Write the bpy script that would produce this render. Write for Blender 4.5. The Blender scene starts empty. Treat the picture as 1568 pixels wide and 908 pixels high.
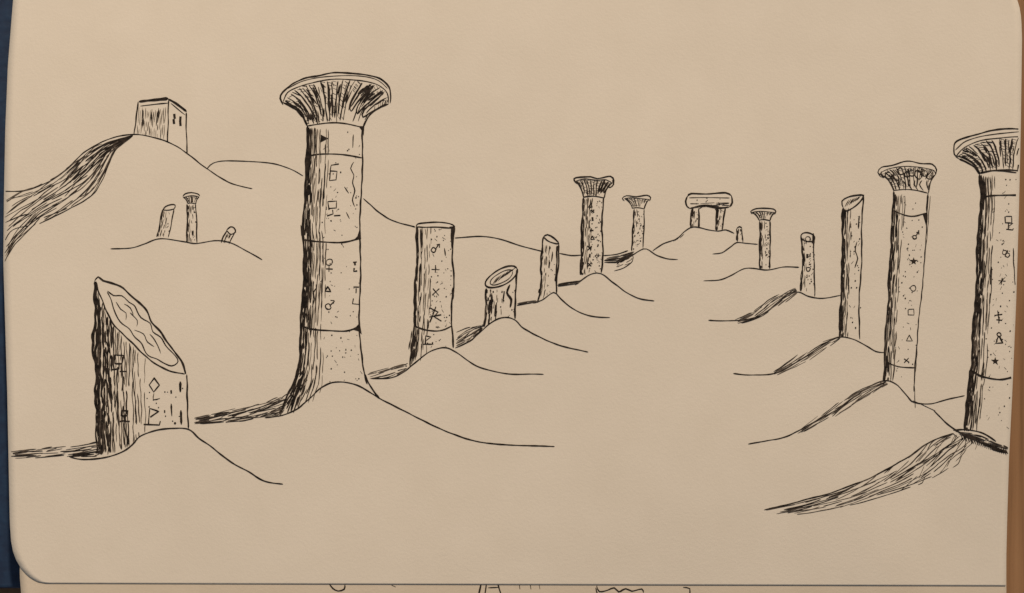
import bpy, math, random
from mathutils import Vector
random.seed(11)
S=0.25/1568; H=0.6; Z0=0.014; ZC=Z0+H
# ---------------------------------------------------------------- helpers
def hgt(x,y):
    z=Z0+0.38*x*y-0.60*y*y-0.10*x*x  # twist and dome shaped so the sun dims the right and bottom
    z+=0.0008*math.exp(-(((x-0.092+0.25*(y+0.06))/0.014)**2+((y+0.068)/0.022)**2))  # ridge added to stand in for the soft shadow at lower right
    z+=0.00015*math.sin(x*60+y*30)+0.00010*math.sin(y*95-x*25+1.0)
    return z
def w3(px,py,off=0.0):
    z=Z0
    for _ in range(3):
        k=(ZC-z)/H
        x=(px-784)*S*k; y=(454-py)*S*k
        z=hgt(x,y)+off
    return (x,y,z)
def interp(tab,y):
    if y<=tab[0][0]: return tab[0][1]
    for a,b in zip(tab,tab[1:]):
        if y<=b[0]:
            t=(y-a[0])/(b[0]-a[0]); return a[1]+(b[1]-a[1])*t
    return tab[-1][1]
PL=[(-60,26),(0,20),(100,12),(200,8),(300,6),(400,5),(500,8),(600,11),(700,13),(800,15),(830,17),(845,20),(858,25),(870,32),(880,41),(887,50),(891,59),(893,70)]
PR=[(-60,1535),(-30,1548),(-10,1555),(4,1559),(14,1562),(30,1564),(60,1565),(200,1563),(330,1560),(460,1556),(600,1550),(700,1545),(800,1542),(893,1540)]
# ---------------------------------------------------------------- materials
def newmat(n):
    m=bpy.data.materials.new(n); m.use_nodes=True
    nt=m.node_tree; b=nt.nodes['Principled BSDF']; return m,nt,b
def ramp(nt,fac,cols):
    r=nt.nodes.new('ShaderNodeValToRGB')
    els=r.color_ramp.elements
    els[0].position=cols[0][0]; els[0].color=(*cols[0][1],1)
    els[1].position=cols[-1][0]; els[1].color=(*cols[-1][1],1)
    for p,c in cols[1:-1]:
        e=els.new(p); e.color=(*c,1)
    nt.links.new(fac,r.inputs['Fac']); return r
def noise(nt,scale,detail=4,vec=None,rough=0.5):
    n=nt.nodes.new('ShaderNodeTexNoise'); n.inputs['Scale'].default_value=scale
    n.inputs['Detail'].default_value=detail; n.inputs['Roughness'].default_value=rough
    if vec: nt.links.new(vec,n.inputs['Vector'])
    return n
def coords(nt,scale=(1,1,1)):
    c=nt.nodes.new('ShaderNodeTexCoord'); m=nt.nodes.new('ShaderNodeMapping')
    m.inputs['Scale'].default_value=scale
    nt.links.new(c.outputs['Object'],m.inputs['Vector']); return m.outputs['Vector']
def bump(nt,b,h,strength,dist):
    bp=nt.nodes.new('ShaderNodeBump'); bp.inputs['Strength'].default_value=strength
    bp.inputs['Distance'].default_value=dist
    nt.links.new(h,bp.inputs['Height']); nt.links.new(bp.outputs['Normal'],b.inputs['Normal'])
def paper(name,c1,c2):
    m,nt,b=newmat(name); v=coords(nt)
    n=noise(nt,70,3,v,0.6)
    r=ramp(nt,n.outputs['Fac'],[(0.3,c1),(0.7,c2)])
    nt.links.new(r.outputs['Color'],b.inputs['Base Color'])
    b.inputs['Roughness'].default_value=0.8; b.inputs['Specular IOR Level'].default_value=0.15
    n2=noise(nt,1300,2,v,0.7); bump(nt,b,n2.outputs['Fac'],0.35,0.00012)
    return m
M_paper=paper('cream_paper',(0.755,0.685,0.58),(0.785,0.715,0.61))
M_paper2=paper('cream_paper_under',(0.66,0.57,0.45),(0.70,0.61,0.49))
def inkmat(name,c1,c2):
    m,nt,b=newmat(name); v=coords(nt)
    n=noise(nt,900,1,v); r=ramp(nt,n.outputs['Fac'],[(0.3,c1),(0.75,c2)])
    nt.links.new(r.outputs['Color'],b.inputs['Base Color']); b.inputs['Roughness'].default_value=0.8
    b.inputs['Specular IOR Level'].default_value=0.1
    return m
M_ink=inkmat('black_ink',(0.010,0.008,0.007),(0.045,0.034,0.027))
M_grey=inkmat('worn_ink',(0.045,0.036,0.029),(0.15,0.12,0.095))
m,nt,b=newmat('blue_cloth_cover'); v=coords(nt)
n=noise(nt,400,3,v); r=ramp(nt,n.outputs['Fac'],[(0.3,(0.005,0.020,0.060)),(0.7,(0.010,0.038,0.095))])
nt.links.new(r.outputs['Color'],b.inputs['Base Color']); b.inputs['Roughness'].default_value=0.6
bump(nt,b,n.outputs['Fac'],0.4,0.0003); M_blue=m
m,nt,b=newmat('oak_wood'); v=coords(nt,(260,9,50))
n=noise(nt,1,5,v,0.6); r=ramp(nt,n.outputs['Fac'],[(0.3,(0.16,0.08,0.033)),(0.5,(0.27,0.145,0.065)),(0.7,(0.34,0.19,0.09))])
nt.links.new(r.outputs['Color'],b.inputs['Base Color']); b.inputs['Roughness'].default_value=0.5
bump(nt,b,n.outputs['Fac'],0.3,0.0003); M_wood=m
# ---------------------------------------------------------------- solid objects
def mkobj(name,V,F,mat,parent=None,smooth=False):
    me=bpy.data.meshes.new(name); me.from_pydata(V,[],F); me.update()
    me.materials.append(mat)
    if smooth:
        for p in me.polygons: p.use_smooth=True
    o=bpy.data.objects.new(name,me); bpy.context.collection.objects.link(o)
    if parent: o.parent=parent
    return o
def sheet(name,pl,pr,y0,y1,off,mat,parent,bottom=None,skew=4,thick=0.0001):
    ys=[]; y=y0
    while y<y1:
        ys.append(y); y+= 3 if (y<y0+60 or y>y1-60) else 12
    ys.append(y1); nx=130; V=[];F=[]
    for y in ys:
        a=interp(pl,y); c=interp(pr,y)
        for i in range(nx+1):
            px=a+(c-a)*i/nx
            py=y+skew*(px/1568)*max(0,y)/895
            V.append(w3(px,py,off))
    ny=len(ys); W=nx+1
    for j in range(ny-1):
        for i in range(nx):
            k=j*W+i; F.append((k,k+W,k+W+1,k+1))
    top=len(V)
    V+= [(x,y,(bottom if bottom is not None else z-thick)) for x,y,z in V[:top]]
    for j in range(ny-1):
        for i in range(nx):
            k=top+j*W+i; F.append((k,k+1,k+W+1,k+W))
    B=[i for i in range(W)]+[j*W+nx for j in range(1,ny)]+[(ny-1)*W+i for i in range(nx-1,-1,-1)]+[j*W for j in range(ny-2,0,-1)]
    for a,c in zip(B,B[1:]+B[:1]): F.append((a,c,c+top,a+top))
    o=mkobj(name,V,F,mat,parent)
    for p in o.data.polygons:
        if abs(p.normal.z)>0.7: p.use_smooth=True
    return o
def box(name,x0,x1,y0,y1,z0,z1,mat,bev=0,parent=None):
    V=[(x,y,z) for z in (z0,z1) for x,y in ((x0,y0),(x1,y0),(x1,y1),(x0,y1))]
    F=[(3,2,1,0),(4,5,6,7),(0,1,5,4),(1,2,6,5),(2,3,7,6),(3,0,4,7)]
    o=mkobj(name,V,F,mat,parent)
    if bev:
        md=o.modifiers.new('b','BEVEL'); md.width=bev; md.segments=3
    return o
book=bpy.data.objects.new('sketchbook',None); bpy.context.collection.objects.link(book)
UO=-0.00022
sheet('drawn_page',PL,PR,-60,893,0,M_paper,book)
PL2=[(-50,40),(700,36),(880,30),(930,34)]
PR2=[(-50,1490),(20,1530),(200,1538),(600,1541),(880,1541),(930,1541)]
sheet('under_page',PL2,PR2,-50,935,UO,M_paper2,book,skew=0)
sheet('page_block',[(a,c+4) for a,c in PL2],[(a,c-3) for a,c in PR2],-46,931,-0.0005,M_paper2,book,bottom=0.0042,skew=0)
box('blue_notebook',-0.17,0.112,-0.0725,0.10,0.0,0.004,M_blue,0.0008)
T=0.9
box('wooden_table',-T,T,-T,T,-0.03,-0.0001,M_wood,0.003)
# ---------------------------------------------------------------- ink drawing engine
_c=[0]
class D:
    def __init__(s,name,under=False):
        s.name=name; s.V=[]; s.F=[]; s.M=[]; s.under=under; s.g=0
    def _rib(s,P,Wd):
        if len(P)<2: return
        _c[0]=(_c[0]+1)%240
        off=0.00005+_c[0]*2.0e-7
        if s.under: off=UO+off
        b=len(s.V); n=len(P)
        for i,(x,y) in enumerate(P):
            x0,y0=P[max(i-1,0)]; x1,y1=P[min(i+1,n-1)]
            dx,dy=x1-x0,y1-y0; l=math.hypot(dx,dy) or 1
            nx,ny=-dy/l*Wd[i]/2,dx/l*Wd[i]/2
            s.V.append(w3(x+nx,y+ny,off)); s.V.append(w3(x-nx,y-ny,off))
        for i in range(n-1):
            k=b+2*i; s.F.append((k,k+1,k+3,k+2)); s.M.append(s.g)
    def st(s,pts,w=2.0,jit=0.5,curve=True,taper=True,step=4.0):
        P=[]; w*=1.05
        if len(pts)==2 or not curve:
            for a,c in zip(pts,pts[1:]):
                l=math.hypot(c[0]-a[0],c[1]-a[1]); n=max(1,int(l/step))
                for i in range(n): P.append((a[0]+(c[0]-a[0])*i/n,a[1]+(c[1]-a[1])*i/n))
            P.append(pts[-1])
        else:
            q=[pts[0]]+list(pts)+[pts[-1]]
            for i in range(1,len(q)-2):
                p0,p1,p2,p3=q[i-1],q[i],q[i+1],q[i+2]
                l=math.hypot(p2[0]-p1[0],p2[1]-p1[1]); n=max(2,int(l/step))
                for k in range(n):
                    t=k/n; t2=t*t; t3=t2*t
                    P.append(tuple(0.5*((2*p1[j])+(-p0[j]+p2[j])*t+(2*p0[j]-5*p1[j]+4*p2[j]-p3[j])*t2+(-p0[j]+3*p1[j]-3*p2[j]+p3[j])*t3) for j in (0,1)))
            P.append(pts[-1])
        a1,a2,a3=[random.uniform(0,6.28) for _ in range(3)]
        f1=random.uniform(.04,.09); f2=random.uniform(.15,.3)
        Q=[];Wd=[];L=0;n=len(P)
        for i,(x,y) in enumerate(P):
            if i: L+=math.hypot(x-P[i-1][0],y-P[i-1][1])
            o=jit*(math.sin(L*f1+a1)+.6*math.sin(L*f2+a2))
            Q.append((x+o,y+jit*.7*math.sin(L*f1*1.3+a3)))
            ww=w*(1+.18*math.sin(L*.11+a2)+.12*math.sin(L*.37+a3))
            if taper and (i==0 or i==n-1): ww*=.4
            Wd.append(ww)
        seg=[];sw=[]
        for p,ww in zip(Q,Wd):
            ok=s.under or (interp(PL,p[1])+1.5<p[0]<interp(PR,p[1])-2 )
            if ok: seg.append(p); sw.append(ww)
            else:
                s._rib(seg,sw); seg=[];sw=[]
        s._rib(seg,sw)
    def poly(s,pts):
        _c[0]=(_c[0]+1)%240; b=len(s.V)
        for p in pts: s.V.append(w3(p[0],p[1],0.00005+_c[0]*2e-7))
        s.F.append(tuple(range(b,b+len(pts)))); s.M.append(0)
    def dot(s,x,y,r=1.2):
        if x>interp(PR,y)-3: return
        k=5; a=random.uniform(0,6); e=random.uniform(.6,1.3)
        s.poly([(x+r*math.cos(a+6.283*i/k),y+r*e*math.sin(a+6.283*i/k)) for i in range(k)])
    def done(s):
        o=mkobj(s.name,s.V,s.F,M_ink); o.data.materials.append(M_grey)
        for p,i in zip(o.data.polygons,s.M): p.material_index=i
        return o
def X(tab,y):
    return interp([(p[1],p[0]) for p in tab],y)
def samp(pts,t):
    ls=[math.hypot(b[0]-a[0],b[1]-a[1]) for a,b in zip(pts,pts[1:])]
    T=sum(ls)*min(max(t,0),1)
    for (a,b),l in zip(zip(pts,pts[1:]),ls):
        if T<=l or (a,b)==(pts[-2],pts[-1]):
            k=T/l if l else 0; return (a[0]+(b[0]-a[0])*k,a[1]+(b[1]-a[1])*k)
        T-=l
def shaft(d,L,R,fmax=.4,n=12,wl=3,wr=2,dens=1.0,wh=1.5,dots=0,dark=.14):
    d.st(L,wl,.8); d.st(R,wr,.5)
    y0=max(L[0][1],R[0][1]); y1=min(L[-1][1],R[-1][1])
    hh=y1-y0; fmax*=1.12
    for i in range(n):
        f=fmax*((i+random.uniform(-.3,.5))/n); f=max(f,.01)
        y=y0+random.uniform(0,4)
        while y<y1+3:
            ln=random.uniform(.05,.26)*max(hh,60)*(1.1-.5*f/fmax); e=min(y+ln,y1+(L[-1][1]-y1)*(1-f)*.9)
            if e-y>3 and random.random()<dens*(1.15-(f/fmax)**1.4*.62):
                pts=[(X(L,t)+(X(R,t)-X(L,t))*f+random.uniform(-.5,.5),t) for t in (y,(y+e)/2,e)]
                d.g=1 if random.random()<.05+.5*f/fmax else 0
                d.st(pts,wh*random.uniform(.5,1.15)*(1.4 if f<dark else .9),.5)
                d.g=0
            y+=ln+random.uniform(1,6)*(1+2*f/fmax)
            if ln<1: break
    for _ in range(dots):
        y=random.uniform(y0+3,y1-3); f=random.uniform(fmax*.8,.97)
        if random.random()<.7: d.dot(X(L,y)+(X(R,y)-X(L,y))*f,y,random.uniform(.6,1.3))
        else:
            x=X(L,y)+(X(R,y)-X(L,y))*f; d.st([(x,y),(x+random.uniform(-4,4),y+random.uniform(1,5))],1.2,.1)
def along(d,A,B,n,w=1.2,cov=.8,lmin=.15,lmax=.5,fexp=1.0,grey=.45,slant=.10):
    w*=.88; cov*=.88
    for i in range(n):
        f=((i+random.uniform(0,.8))/n)**fexp; t=random.uniform(0,.08)
        while t<1:
            l=random.uniform(lmin,lmax); e=min(1,t+l)
            if random.random()<cov and e-t>.03:
                pts=[];sl=random.uniform(-slant*.3,slant)
                for k in range(4):
                    tt=t+(e-t)*k/3; a=samp(A,tt);c=samp(B,tt); ff=min(1,max(0,f+sl*(1.5-k)))
                    pts.append((a[0]+(c[0]-a[0])*ff,a[1]+(c[1]-a[1])*ff))
                d.g=1 if random.random()<grey else 0
                d.st(pts,w*random.uniform(.6,1.3),.5); d.g=0
            t=e+random.uniform(.01,.06)
def cap(d,top,und,nL,nR,n=16,w=2,dark=.6,hat=60,petals=True):
    d.st(top,w*1.1,.6); d.st(und,w*.7,.5)
    def pt(f,t):
        a=samp(und,f); c=(nL[0]+(nR[0]-nL[0])*f, nL[1]+(nR[1]-nL[1])*f-math.sin(f*3.14)*abs(nR[0]-nL[0])*.07)
        k=(a[0]+(c[0]-a[0])*.85,a[1]+(c[1]-a[1])*.33)
        return tuple((1-t)**2*a[j]+2*t*(1-t)*k[j]+t*t*c[j] for j in (0,1))
    for f in (0,1): d.st([pt(f,t/6) for t in range(7)],w*1.2,.5)
    d.st([pt(k/6,1) for k in range(7)],w*.9,.3)
    for i in range(1,n):
        f=i/n+random.uniform(-.012,.012)
        e=random.uniform(.85,1) if f<.7 else random.uniform(.35,.9)
        s0=random.uniform(0,.08)
        d.st([pt(f,s0+t/6*(e-s0)) for t in range(7)],w*random.uniform(.6,1.1)*(1.1 if f<dark else .8),.6)
    for i in range(n):
        if i%4==2 and w>1.9: continue
        f0=(i+.15)/n; f1=(i+.85)/n
        m=int(hat*1.25/n)+1
        for k in range(m):
            t=(k+random.uniform(0,.8))/m*(.95 if f0<dark else .35)
            if random.random()<.8:
                a=pt(f0,t);c=pt(f1,min(1,t+.05)); d.st([a,c],w*random.uniform(.45,.85),.3)
    for _ in range(int(hat*.75)):
        f=random.uniform(0,1)**(1.5); t=random.uniform(.0,.75)
        if f>dark and random.random()<.6: t*=.3
        l=random.uniform(.1,.35)
        d.st([pt(f,t),pt(min(max(f+random.uniform(-.02,.02),0),1),min(1,t+l))],w*random.uniform(.5,1.1),.3)
    if petals:
        for i in range(3):
            f=.70+i*.1
            a=pt(f,.05);b1=pt(f+.005,.6);c=pt(f+.045,.75);e=pt(f+.08,.55);g=pt(f+.09,.05)
            d.st([a,b1,c,e,g],w,.3)
def gl(d,k,x,y,s=6,w=1.5):
    q=s*.13
    th=random.uniform(-.12,.12); ct,sn=math.cos(th),math.sin(th)
    P=lambda *a:[(x+(p*ct-q2*sn)*s,y+(p*sn+q2*ct)*s) for p,q2 in a]
    def pl(pts,c=False): d.st([(a+random.uniform(-q,q),b2+random.uniform(-q,q)) for a,b2 in pts],w,.35,curve=c,taper=False,step=3)
    if k=='sq': pl(P((-1,-1),(1,-1),(1,1),(-1,1),(-1,-1)))
    elif k=='tri': pl(P((0,-1),(1,1),(-1,1),(0,-1)))
    elif k=='dia': pl(P((0,-1.4),(1,0),(0,1.4),(-1,0),(0,-1.4)))
    elif k=='circ': pl([(x+s*math.cos(a*.785),y+s*math.sin(a*.785)) for a in range(9)],True)
    elif k=='star':
        for a in range(5):
            r=random.uniform(.85,1.1)*s; t=a*1.257
            d.poly([(x+r*math.sin(t),y-r*math.cos(t)),(x+s*.4*math.sin(t+.7),y-s*.4*math.cos(t+.7)),(x,y),(x+s*.4*math.sin(t-.7),y-s*.4*math.cos(t-.7))])
    elif k=='plus': pl(P((0,-1),(0,1)));pl(P((-1,0),(1,0)))
    elif k=='x': pl(P((-1,-1),(1,1)));pl(P((1,-1),(-1,1)))
    elif k=='fem':
        gl(d,'circ',x,y-s*.5,s*.7,w);pl(P((0,.2),(0,1.6)));pl(P((-.7,.9),(.7,.9)))
    elif k=='male':
        gl(d,'circ',x-s*.3,y+s*.4,s*.6,w);pl(P((.2,-.1),(1.1,-1)));pl(P((.4,-1),(1.1,-1),(1.1,-.3)))
    elif k=='five':
        pl(P((1,-1.6),(-.3,-1.5),(-.6,-.3)));pl(P((-.6,-.2),(.8,-.3),(.4,1.4),(-1,1.6),(-.6,-.2)))
    elif k=='R':
        pl(P((-.7,.2),(-.7,-1.3),(.9,-1.2),(.7,.2),(-.7,.2)));pl(P((-1.2,1.4),(.1,1.2),(.1,.3)));pl(P((.1,1.6),(1.4,1.6)))
    elif k=='flag': pl(P((-.8,1.4),(-.8,-1.3),(.9,-.9),(-.6,.1)));pl(P((-1.5,1.4),(1.1,1.4),(1.2,.7)))
    elif k=='arrow': d.poly(P((-1,-1),(1,0),(-1,1)))
    elif k=='br': pl(P((-.5,-1.4),(.5,-1.4)));pl(P((0,-1.4),(0,-.4)));pl(P((-.4,.4),(-.4,1.4),(.6,1.4)))
    elif k=='eight': gl(d,'circ',x-s*.3,y-s*.3,s*.55,w);gl(d,'circ',x+s*.4,y+s*.4,s*.55,w)
    elif k=='blk': d.poly(P((-.5,-1),(.5,-1.1),(.6,1),(-.4,1)))
    elif k=='gal':
        pl(P((-.8,-1),(.5,-.4),(-.3,.4),(.9,1)));pl(P((.3,-1.3),(-.9,1.2)));pl(P((-1,.2),(.8,0)))
# ================================================================ the drawn elements
d=D('ink_drawn_hill')
d.st([(6,293),(40,291),(75,278),(105,256),(130,233),(165,213),(205,206),(235,210),(262,220),(290,237),(322,262),(350,279),(387,289)],1.7)
A=[(6,294),(50,288),(90,268),(120,243),(150,222),(203,207)]
B=[(6,402),(22,375),(60,342),(110,318),(142,298),(158,272),(175,232),(203,208)]
along(d,A,B,25,1.3,.95,.12,.4)
A2=[(95,263),(120,243),(150,222),(203,208)];B2=[(110,285),(135,264),(168,235),(200,210)]
along(d,A2,B2,13,1.6,.95,.15,.5,grey=.1)
d.st(B[2:],1.3); d.st([(6,370),(20,352),(45,345)],1.1); d.done()
d=D('ink_drawn_fortress')
d.st([(213,156),(232,153),(257,151)],4,.5); d.st([(257,151),(272,160),(286,171)],3,.4)
d.st([(212,156),(209,180),(205,206)],2); d.st([(215,162),(257,158)],1.5)
d.st([(258,153),(258,185),(256,218)],1.8); d.st([(285,172),(286,205),(287,236)],1.8)
d.st([(262,158),(283,176)],1.2)
for i in range(17):
    x=213+i*2.55; y=random.uniform(163,172)
    while y<212:
        l=random.uniform(8,26); e=min(y+l,206+i*.4)
        d.g=random.random()<.5
        if e>y+2: d.st([(x-(y-160)*.06,y),(x-(e-160)*.06,e)],random.uniform(.7,1.4),.4)
        d.g=0
        y=e+random.uniform(2,9)
        if y>206: break
for x,y in ((219,168),(232,172),(243,168),(219,180)): d.st([(x,y),(x-.5,y+13)],3,.2)
for x,y in ((267,178),(276,182),(266,186),(276,189)): gl(d,'blk',x,y,3.6)
d.done()
d=D('ink_drawn_distant_dune')
d.st([(316,259),(326,250),(345,246),(385,247),(420,251),(445,259),(464,269)],1.4)
d.st([(557,304),(568,314),(585,328),(605,339),(636,348)],1.7)
d.st([(697,364),(735,362),(770,367),(800,377),(830,385)],1.6)
d.st([(857,388),(875,391),(891,390)],1.5); d.st([(924,391),(945,389),(962,384)],1.5)
d.done()
d=D('ink_drawn_dune')
d.st([(169,381),(200,380),(222,373),(245,365),(280,370),(300,373),(330,368),(352,371),(375,383),(401,398)],1.5); d.done()
d=D('ink_drawn_broken_column')
shaft(d,[(249,321),(245,345),(241,362)],[(266,320),(262,342),(258,363)],.65,9,2,1.7,1,1.3,5)
d.st([(249,321),(253,316),(262,313),(268,314),(266,320),(256,322),(249,321)],1.6,.3); d.done()
d=D('ink_drawn_column')
cap(d,[(279,301),(283,297),(293,295),(303,297),(306,300)],[(280,302),(292,299),(305,301)],(287,311),(299,312),6,1.4,.6,10,False)
shaft(d,[(287,312),(286,340),(286,371)],[(299,312),(301,340),(302,372)],.7,8,2,1.8,1,1.4,10); d.done()
d=D('ink_drawn_broken_column')
shaft(d,[(348,352),(343,362),(339,372)],[(360,356),(355,366),(351,374)],.7,6,2,1.6,1,1.4,2)
d.st([(347,352),(353,347),(359,349),(361,355),(353,359),(347,352)],1.8,.3)
d.done()
# --- big slanted broken column
d=D('ink_drawn_broken_column')
L=[(146,430),(144,455),(147,490),(143,520),(142,545),(148,570),(147,610),(152,640),(152,670),(156,697)]
R=[(286,573),(286,600),(287,625),(289,656)]
d.st(L,4.2,1.3); d.st([(148,440),(150,500),(147,560),(152,620),(156,690)],3.6,1.8); d.st([(153,470),(154,520),(152,570),(158,630),(161,690)],3,2.2); d.st(R,2.4,.6)
d.st([(146,430),(151,424),(158,430),(172,434),(188,441),(205,457),(222,472),(232,492),(248,510),(262,532),(275,550),(285,573)],2.7,.9)
inner=[(147,431),(152,450),(163,476),(176,498),(192,516),(212,534),(236,556),(258,567),(284,573)]
d.st(inner,2.1,.7)
d.st([(163,446),(172,452),(187,452),(198,463),(208,470),(216,486),(228,494),(234,508),(246,517),(254,528),(266,540),(271,553),(262,561),(250,556),(240,549),(228,543),(218,528),(205,517),(198,503),(184,492),(176,474),(163,446)],1.6,1.3)
for P in ([(178,462),(186,474),(194,480),(192,490)],[(199,478),(210,490),(208,500)],[(206,505),(218,512),(226,524),(236,530)],[(228,512),(242,530),(246,541)],[(190,466),(200,472),(203,484)]): d.st(P,1.3,1.1)
low=[(156,697),(180,694),(200,684),(215,668),(235,660),(288,657)]
for i in range(33):
    x=147+i*2.3+random.uniform(-.8,.8)
    ys=X([(p[1],p[0]) for p in inner],x)+random.uniform(2,8); ye=X([(p[1],p[0]) for p in low],x)
    y=ys
    while y<ye:
        l=random.uniform(20,95); e=min(y+l,ye-random.uniform(0,5))
        d.g=random.random()<i*.016
        if e>y+3 and random.random()<1.08-i*.017: d.st([(x,y),(x+random.uniform(-1,1),(y+e)/2),(x+1,e)],random.uniform(.9,2.2)*(1.2-i*.015),.8)
        d.g=0
        y=max(e,y+5)+random.uniform(2,9+i*.7)
for i in range(26):
    x=random.uniform(148,172); y=random.uniform(470,680); d.st([(x,y),(x+random.uniform(-2,3),y+random.uniform(10,30))],random.uniform(1.8,3.4),.8)
gl(d,'R',182,555,8,2);gl(d,'R',190,636,6,2);gl(d,'dia',236,590,8,1.8);d.st([(236,602),(235,612),(245,610)],1.8,.2)
gl(d,'flag',235,638,9,1.8);d.st([(276,584),(276,600)],4.5,.4);gl(d,'blk',262,600,2.5);d.st([(262,618),(263,637)],2.6,.2);gl(d,'blk',252,630,2);d.st([(277,628),(278,650)],3,.2);d.dot(268,648,2)
for _ in range(14): d.dot(random.uniform(225,282),random.uniform(585,650),1.1)
d.done()
d=D('ink_drawn_sand_dune')
d.st([(106,699),(125,703),(158,701),(185,693),(203,680),(216,667),(240,659),(265,656),(288,657),(305,671),(325,685),(352,706),(380,722),(405,737),(434,741)],2)
along(d,[(13,692),(60,686),(110,681),(152,676)],[(13,702),(60,701),(110,698),(155,697)],9,1.3,.85,.1,.35)
along(d,[(108,690),(152,680)],[(108,699),(155,700)],7,1.7,.95,.3,.8,grey=.2)
d.done()
# --- main tall column
d=D('ink_drawn_column')
cap(d,[(434,161),(429,151),(433,141),(446,129),(465,120),(490,116),(512,111),(540,112),(566,116),(585,122),(596,133),(599,146),(597,158)],
    [(433,157),(441,142),(462,131),(490,124),(520,121),(550,123),(575,129),(590,138),(595,150),(595,159)],(470,193),(556,195),20,2.1,.64,135)
d.st([(438,136),(465,124),(500,117),(540,116),(575,121),(594,135)],1.2,.5)
L=[(470,193),(470,240),(467,300),(463,350),(466,372),(464,440),(461,500),(458,550),(452,582),(441,606),(428,633)]
R=[(555,195),(555,240),(553,300),(551,362),(552,430),(550,500),(553,540),(557,568),(566,590),(581,610)]
shaft(d,L,R[:7]+[(558,572),(563,588)],.36,15,3.4,2.3,1,1.6,110)
d.st([(558,572),(566,590),(581,610)],2.4,.4)
for _ in range(38):
    y=random.uniform(200,590); x=X(L,y)+random.uniform(1,11); d.st([(x,y),(X(L,y+22)+x-X(L,y),y+random.uniform(10,26))],random.uniform(1.4,2.8),.5)
for i in range(20):
    t=random.uniform(0,1); x0=456-16*t+random.uniform(0,24); y0=575+t*36; d.st([(x0,y0),(x0-random.uniform(5,14),min(632,y0+random.uniform(12,26)))],random.uniform(1.1,2.4),.4)
d.st([(470,240),(490,236),(520,236),(555,242)],2);d.st([(464,367),(485,370),(520,371),(540,368),(552,364)],2.2);d.st([(461,498),(475,503),(500,506),(530,507),(551,499)],2.2)
d.poly([(552,347),(553,366),(540,369),(547,362)]);d.poly([(551,494),(554,512),(548,507),(541,505)]);d.poly([(460,344),(465,352),(465,366),(461,360)])
d.poly([(549,193),(558,193),(557,208),(554,200)])
gl(d,'arrow',497,212,6);gl(d,'five',511,264,8,1.6);gl(d,'R',509,318,8,1.6);gl(d,'fem',504,405,7);gl(d,'br',544,408,5,2.2)
gl(d,'tri',502,442,4,2);gl(d,'br',545,453,9);gl(d,'male',504,467,7);d.st([(527,286),(534,296)],1.4,.2);d.st([(530,325),(535,335)],1.4,.2)
d.st([(541,248),(537,258),(542,268),(540,280),(544,292),(540,306),(543,316)],1.6,.5);d.st([(541,206),(540,226)],1.8,.3)
d.st([(485,440),(480,448),(482,458),(478,470)],1.5,.4)
d.done()
d=D('ink_drawn_sand_dune')
d.st([(405,640),(432,636),(455,626),(474,610),(490,595),(505,587),(522,585),(542,588),(560,596),(582,610),(610,625),(650,645),(690,663),(730,676),(780,681),(850,684)],2)
along(d,[(297,640),(350,628),(400,617),(445,602)],[(297,650),(350,647),(395,643),(432,636)],14,1.3,.9,.1,.35)
along(d,[(360,636),(400,626),(440,610)],[(360,646),(395,642),(432,637)],6,1.5,.8,.15,.4,grey=.2)
d.done()
# --- column C
d=D('ink_drawn_broken_column')
L=[(638,346),(639,390),(636,430),(635,470),(634,500),(631,535),(627,561)];R=[(695,347),(693,390),(695,430),(692,465),(692,498),(694,533)]
shaft(d,L,R,.40,11,3.0,2.4,1,1.5,85)
d.st([(638,347),(640,343),(655,341),(672,340),(688,342),(695,346),(690,349),(670,348),(650,348),(638,347)],2,.4)
d.st([(634,499),(650,505),(668,507),(682,504),(692,498)],2.2);d.poly([(688,347),(697,346),(696,358)]);d.st([(694,440),(694,458)],3.6,.5)
d.st([(691,348),(692,380)],3,.7)
gl(d,'male',666,380,6);gl(d,'plus',667,412,6);gl(d,'x',667,447,5);gl(d,'gal',667,482,10,1.8);gl(d,'flag',656,520,5,1.8);d.st([(680,380),(682,392)],1.6,.3)
for _ in range(10): x=random.uniform(628,642);y=random.uniform(505,545);d.st([(x,y),(x-2,y+14)],2.0,.4)
d.done()
d=D('ink_drawn_sand_dune')
d.st([(567,580),(600,578),(618,570),(632,558),(648,545),(665,536),(682,532),(698,539),(716,552),(740,564),(775,572),(832,573)],1.8)
along(d,[(562,572),(590,564),(625,556)],[(565,580),(595,579),(620,570)],8,1.3,.9,.2,.5); d.done()
# --- D
d=D('ink_drawn_broken_column')
L=[(745,441),(744,470),(741,500)];R=[(791,412),(790,450),(788,488)]
def ell(cx,cy,rx,ry,rot,n=14,a0=0,a1=6.283):
    c,s_=math.cos(rot),math.sin(rot)
    return [(cx+rx*math.cos(a)*c-ry*math.sin(a)*s_,cy+rx*math.cos(a)*s_+ry*math.sin(a)*c) for a in [a0+(a1-a0)*i/n for i in range(n+1)]]
d.st(ell(768,424,27,12,-.5),2.2,.5); d.st(ell(768,425,20,7.5,-.5),1.3,.6)
for i in range(11):
    x=754+i*2.8; d.st([(x,436-i*2.0),(x+8,424-i*1.5)],1.1,.3)
shaft(d,L,R,.5,10,3.0,2.6,1,1.6,14); d.st([(782,436),(776,448),(783,458),(780,470)],3,.8);d.st([(772,446),(770,462)],2,.4)
for _ in range(8): x=random.uniform(744,762);y=random.uniform(445,475);d.st([(x,y),(x-1,y+18)],1.8,.4)
d.done()
d=D('ink_drawn_sand_dune')
d.st([(697,533),(720,522),(740,504),(755,492),(772,486),(788,489),(803,503),(830,518),(865,531),(901,539)],1.8)
along(d,[(697,508),(715,501),(742,497)],[(697,530),(720,520),(738,504)],10,1.35,.9,.2,.6); d.done()
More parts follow.
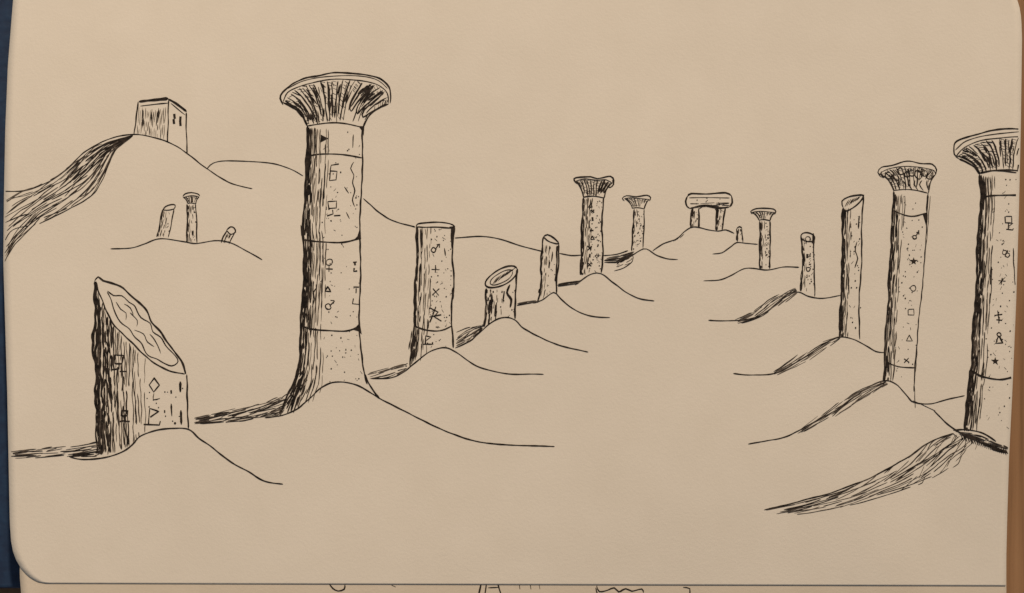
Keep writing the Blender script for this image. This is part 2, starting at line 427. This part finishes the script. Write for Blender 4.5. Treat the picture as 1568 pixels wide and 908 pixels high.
# --- E
d=D('ink_drawn_broken_column')
shaft(d,[(832,362),(829,400),(828,430),(824,461)],[(855,374),(856,400),(853,425),(852,449)],.5,7,2.4,2.4,1,1.3,8)
d.st([(832,362),(838,359),(848,364),(856,373),(847,372),(838,368),(832,362)],2,.3);d.st([(852,376),(853,410),(850,430)],2.4,.6);d.st([(846,385),(844,400)],2,.4);d.done()
d=D('ink_drawn_sand_dune')
d.st([(815,464),(830,459),(848,448),(860,458),(875,471),(900,483),(934,486)],1.6)
along(d,[(790,464),(825,458)],[(790,469),(825,463)],5,1.5,.95,.3,.9);d.done()
# --- F
d=D('ink_drawn_column')
cap(d,[(884,282),(879,276),(882,272),(905,270),(915,273),(935,270),(939,277),(938,284)],[(882,277),(895,274),(912,276),(928,275),(938,280)],(893,302),(925,303),10,1.8,.8,40,True)
d.st([(938,276),(940,282),(934,287),(930,284)],2.2,.3)
shaft(d,[(893,302),(891,340),(891,380),(888,421)],[(924,302),(922,340),(923,380),(921,418)],.42,9,2.8,2.4,1,1.6,75)
for y in range(312,412,13): gl(d,random.choice(['blk','plus','x','tri','blk']),905+random.uniform(-3,3),y+random.uniform(-3,3),random.uniform(2,3.2),1.6)
d.done()
d=D('ink_drawn_sand_dune')
d.st([(880,436),(892,428),(905,420),(920,419),(937,431),(960,448),(980,457),(1002,461)],1.6)
along(d,[(855,434),(890,429)],[(853,439),(886,435)],6,1.7,1,.4,.9,grey=.2);d.done()
# --- G
d=D('ink_drawn_column')
cap(d,[(957,307),(954,303),(960,299),(975,301),(990,299),(996,303),(994,308)],[(956,304),(966,303),(980,304),(994,305)],(968,319),(987,320),8,1.4,.4,18,False)
shaft(d,[(971,320),(970,345),(968,384)],[(987,320),(986,345),(984,380)],.35,5,2,1.7,1,1.1,34);d.done()
d=D('ink_drawn_sand_dune')
d.st([(925,402),(950,400),(968,391),(980,383),(990,381),(1003,390),(1020,396),(1038,397)],1.6)
along(d,[(925,396),(950,391),(972,385)],[(925,402),(945,402),(966,393)],7,1.7,1,.3,.8,grey=.2)
d.st([(940,415),(955,410),(968,400),(969,390)],1.2,.4);along(d,[(943,402),(968,392)],[(943,412),(966,402)],6,1.1,.7);d.done()
# --- gateway
d=D('ink_drawn_stone_gateway')
d.st([(1053,300),(1058,296),(1085,297),(1112,295),(1120,299)],2.2,.5);d.st([(1053,300),(1050,308),(1052,316),(1056,319)],2.6,.3)
d.st([(1120,299),(1121,310),(1117,317)],2.4,.3);d.st([(1056,319),(1080,315),(1100,318),(1117,317)],3,.6);d.st([(1055,303),(1085,302),(1117,303)],1,.5)
along(d,[(1054,311),(1117,310)],[(1056,318),(1117,316)],4,1.2,.7)
shaft(d,[(1060,319),(1059,332),(1058,347)],[(1070,319),(1070,332),(1070,349)],.6,5,3,2.4,1,1.7,4)
shaft(d,[(1098,318),(1098,335),(1096,352)],[(1110,318),(1108,335),(1106,353)],.6,6,2.6,2.2,1,1.7,4)
d.st([(1070,320),(1075,317)],2.5,.2);d.st([(1095,320),(1100,325)],2.5,.2)
for _ in range(12): d.dot(random.uniform(1060,1112),random.uniform(303,314),.9)
d.done()
d=D('ink_drawn_sand_dune')
d.st([(1000,384),(1015,374),(1035,366),(1048,354),(1062,347),(1085,352),(1100,354),(1112,352),(1125,357)],1.5)
for _ in range(6):
    x=random.uniform(1035,1060); d.st([(x,352+(1060-x)*.5),(x-6,358+(1060-x)*.5)],1.2,.3)
d.done()
d=D('ink_drawn_broken_column')
shaft(d,[(1128,350),(1128,360),(1129,370)],[(1136,349),(1137,360),(1138,371)],.7,5,2,2,1,1.5,2);d.st([(1128,350),(1132,347),(1136,349)],1.8,.2);d.done()
d=D('ink_drawn_sand_dune')
d.st([(1091,389),(1105,387),(1117,379),(1128,371),(1142,372),(1161,374)],1.5);d.done()
# --- I
d=D('ink_drawn_column')
cap(d,[(1153,328),(1150,324),(1157,320),(1170,319),(1184,320),(1188,324),(1186,328)],[(1151,325),(1165,323),(1187,325)],(1162,337),(1179,338),7,1.5,.5,16,False)
shaft(d,[(1163,338),(1164,370),(1164,411)],[(1179,338),(1180,370),(1178,411)],.45,6,2.2,2,1,1.3,34);d.done()
d=D('ink_drawn_sand_dune')
d.st([(1078,430),(1100,429),(1118,422),(1138,412),(1155,411),(1175,413),(1200,409),(1224,409)],1.6);d.done()
# --- J
d=D('ink_drawn_broken_column')
shaft(d,[(1227,362),(1229,400),(1225,446)],[(1246,362),(1246,400),(1248,454)],.45,6,2.2,1.8,1,1.3,34)
d.st(ell(1237,363,11,7,.2),1.8,.4);d.st([(1245,357),(1246,375)],3,.2);gl(d,'circ',1237,366,4,1.3);gl(d,'blk',1236,392,3);gl(d,'circ',1238,412,3);d.done()
d=D('ink_drawn_sand_dune')
d.st([(1084,490),(1110,491),(1140,490),(1165,482),(1190,464),(1208,450),(1224,447),(1240,454),(1260,457),(1287,452)],1.6)
along(d,[(1125,490),(1150,478),(1180,456),(1218,441)],[(1130,497),(1160,488),(1190,472),(1222,448)],12,1.2,.85,.15,.45,grey=.6);d.done()
# --- K
d=D('ink_drawn_broken_column')
L=[(1291,318),(1290,360),(1290,400),(1288,460),(1285,516)];R=[(1322,300),(1320,345),(1319,400),(1316,460),(1316,519)]
shaft(d,L,R,.42,9,3,1.9,1,1.55,30)
d.st([(1291,318),(1289,308),(1298,302),(1312,299),(1322,299),(1318,308),(1306,318),(1296,323),(1291,318)],2.2,.5)
for i in range(7): d.st([(1294+i*3,317-i*1.8),(1300+i*3,306-i)],1.3,.3)
d.st([(1312,370),(1309,385),(1313,396),(1309,410)],1.8,.6);d.st([(1316,330),(1314,350)],2.5,.5);d.st([(1317,470),(1317,472)],3);d.done()
d=D('ink_drawn_sand_dune')
d.st([(1122,572),(1150,574),(1180,573),(1208,562),(1235,545),(1260,528),(1285,516),(1305,519),(1325,529),(1342,538),(1357,540)],1.7)
along(d,[(1180,571),(1215,548),(1245,528),(1285,515)],[(1190,575),(1225,560),(1255,543),(1287,519)],9,1.2,.85,.15,.45,grey=.6);d.done()
# --- L
d=D('ink_drawn_column')
cap(d,[(1350,272),(1345,264),(1350,256),(1365,253),(1388,247),(1410,250),(1428,251),(1434,260),(1430,271)],[(1347,266),(1360,259),(1385,255),(1410,256),(1430,261),(1431,268)],(1368,292),(1422,296),14,1.6,.45,60,False)
for i in range(9):
    x=1353+i*9+random.uniform(-2,2); d.st(ell(x,266+random.uniform(-4,4),random.uniform(3,6),random.uniform(4,7),random.uniform(-.5,.5),8,0,random.uniform(3.5,6.2)),1.5,.7)
for i in range(7):
    x=1366+i*9; d.st([(x,276),(x+random.uniform(-3,3),282),(x+3,291)],1.6,.7)
L=[(1368,293),(1367,330),(1363,400),(1359,480),(1355,530),(1354,583)];R=[(1422,297),(1419,335),(1416,400),(1408,480),(1402,560),(1399,622)]
shaft(d,L,R[:5]+[(1400,600)],.34,8,2.7,1.4,1,1.5,75)
d.st([(1421,297),(1419,325)],2.4,.3);d.st([(1425,300),(1412,440),(1401,560),(1401,625)],.9,.4)
d.st([(1368,322),(1385,329),(1400,331),(1419,326)],1.8,.3);d.st([(1355,553),(1375,561),(1401,563)],1.8,.3);d.poly([(1413,328),(1420,326),(1418,345)]);d.poly([(1355,548),(1361,556),(1356,570)])
gl(d,'male',1402,361,5);gl(d,'star',1399,400,6.5);gl(d,'circ',1398,441,4.5,1.3);gl(d,'sq',1395,478,4.2,1.3);gl(d,'tri',1393,517,4.5,1.3);gl(d,'x',1388,552,3.5,1.3)
d.done()
d=D('ink_drawn_sand_dune')
d.st([(1145,680),(1175,675),(1205,668),(1245,647),(1280,628),(1310,606),(1335,590),(1358,583),(1375,591),(1390,608),(1400,616),(1425,618),(1450,612),(1478,606)],1.7)
along(d,[(1215,662),(1260,632),(1305,601),(1355,582)],[(1225,666),(1270,644),(1315,615),(1360,588)],11,1.2,.85,.12,.4,grey=.6)
d.st([(1398,613),(1432,629)],.9,.4);d.done()
# --- M
d=D('ink_drawn_column')
cap(d,[(1468,243),(1461,236),(1461,222),(1470,214),(1495,206),(1520,199),(1545,197),(1570,199)],[(1464,238),(1476,226),(1500,216),(1530,211),(1575,210),(1610,218)],(1501,266),(1575,264),15,2.0,.75,110,False)
d.st([(1463,230),(1480,216),(1510,207),(1560,202)],1.4,.5);d.st([(1468,243),(1480,248),(1492,256),(1501,268)],2.6,.5)
L=[(1500,268),(1502,300),(1498,360),(1496,420),(1491,500),(1488,560),(1484,575),(1481,620),(1477,660)]
R=[(1566,268),(1566,300),(1562,400),(1556,500),(1552,577)]
shaft(d,L,R+[(1549,600),(1545,690)],.34,13,3.5,1.0,1,1.55,110)
d.st([(1552,380),(1555,480),(1551,577)],1.3,.5)
for _ in range(22):
    y=random.uniform(275,630); x=X(L,y)+random.uniform(1,8); d.st([(x,y),(x-1,y+random.uniform(10,26))],random.uniform(1.4,2.8),.5)
d.st([(1500,264),(1530,261),(1562,265)],2);d.st([(1502,303),(1520,299),(1562,299)],2.2);d.st([(1488,567),(1505,577),(1530,581),(1552,577)],2.6)
d.poly([(1484,568),(1492,572),(1485,584)])
gl(d,'sq',1545,336,5);gl(d,'flag',1547,346,4);gl(d,'eight',1540,388,6);gl(d,'plus',1534,430,5);d.st([(1530,436),(1540,424)],1.4)
gl(d,'plus',1529,482,6);gl(d,'plus',1530,490,5);gl(d,'tri',1530,520,5,2.2);gl(d,'star',1524,553,6.5);gl(d,'circ',1530,512,3);d.done()
d=D('ink_drawn_sand_dune')
A=[(1170,781),(1215,770),(1280,752),(1340,728),(1390,700),(1425,676),(1460,664)]
B=[(1195,790),(1260,783),(1330,768),(1400,745),(1450,722),(1485,698),(1500,680)]
d.st(A,1.9,.5);along(d,A,B,17,1.25,.85,.07,.3,grey=.55);along(d,A[3:],B[3:],10,1.3,.75,.15,.4,grey=.3)
d.st([(1430,628),(1447,646),(1466,660),(1490,670),(1515,682),(1544,694)],2,.4)
along(d,[(1462,660),(1495,664),(1520,676),(1544,684)],[(1475,668),(1500,680),(1525,690),(1543,696)],10,1.6,.9,.2,.6,grey=.2)
for i in range(22):
    x=1470+i*3.3; y=663+i*1.15; d.st([(x,y),(x+5,y+11)],1.2,.4)
d.st([(1460,659),(1480,658),(1505,663),(1525,676)],2,.4)
d.done()
# --- doodles on sheet below
d=D('ink_doodle_on_under_page',under=True)
d.st([(504,893),(510,901),(518,905),(527,902),(528,895)],2.2,.3)
d.st([(737,893),(733,912)],2.2,.2);d.st([(745,893),(742,912)],2,.2);d.st([(762,893),(768,912)],2.2,.2);d.st([(748,900),(764,899)],1.4)
for x in (795,812,826): d.st([(x,896),(x+1,902)],1.8,.2)
d.st([(600,896),(606,899)],2)
d.st([(914,897),(918,906),(930,904),(940,900),(947,906),(958,901),(968,905),(983,902),(986,908)],2,.5);d.st([(912,900),(915,912)],2)
d.st([(1046,899),(1056,901),(1055,912)],2,.3)
d.done()
# ---------------------------------------------------------------- light, world, camera
sc=bpy.context.scene
el,az=math.radians(42),math.radians(12)
w=bpy.data.worlds.new('World'); sc.world=w; w.use_nodes=True
nt=w.node_tree; bg=nt.nodes['Background']; sky=nt.nodes.new('ShaderNodeTexSky'); sky.sky_type='NISHITA'; sky.sun_disc=False
sky.sun_elevation=el; sky.sun_rotation=az
hs=nt.nodes.new('ShaderNodeHueSaturation'); hs.inputs['Saturation'].default_value=0.35
nt.links.new(sky.outputs['Color'],hs.inputs['Color']); nt.links.new(hs.outputs['Color'],bg.inputs['Color']); bg.inputs['Strength'].default_value=0.05
li=bpy.data.lights.new('sun','SUN'); li.energy=2.75; li.angle=math.radians(4); li.color=(1,0.80,0.59)
lo=bpy.data.objects.new('sun',li); bpy.context.collection.objects.link(lo)
dirv=Vector((math.sin(az)*math.cos(el),math.cos(az)*math.cos(el),math.sin(el)))
lo.rotation_euler=dirv.to_track_quat('Z','Y').to_euler(); lo.location=dirv*2
cam=bpy.data.cameras.new('camera'); co=bpy.data.objects.new('camera',cam); bpy.context.collection.objects.link(co)
cam.sensor_width=36; cam.lens=36*H/0.25; cam.clip_start=0.01; cam.clip_end=50
co.location=(0,0,ZC); sc.camera=co
sc.view_settings.view_transform='Standard'; sc.view_settings.look='None'; sc.view_settings.exposure=0
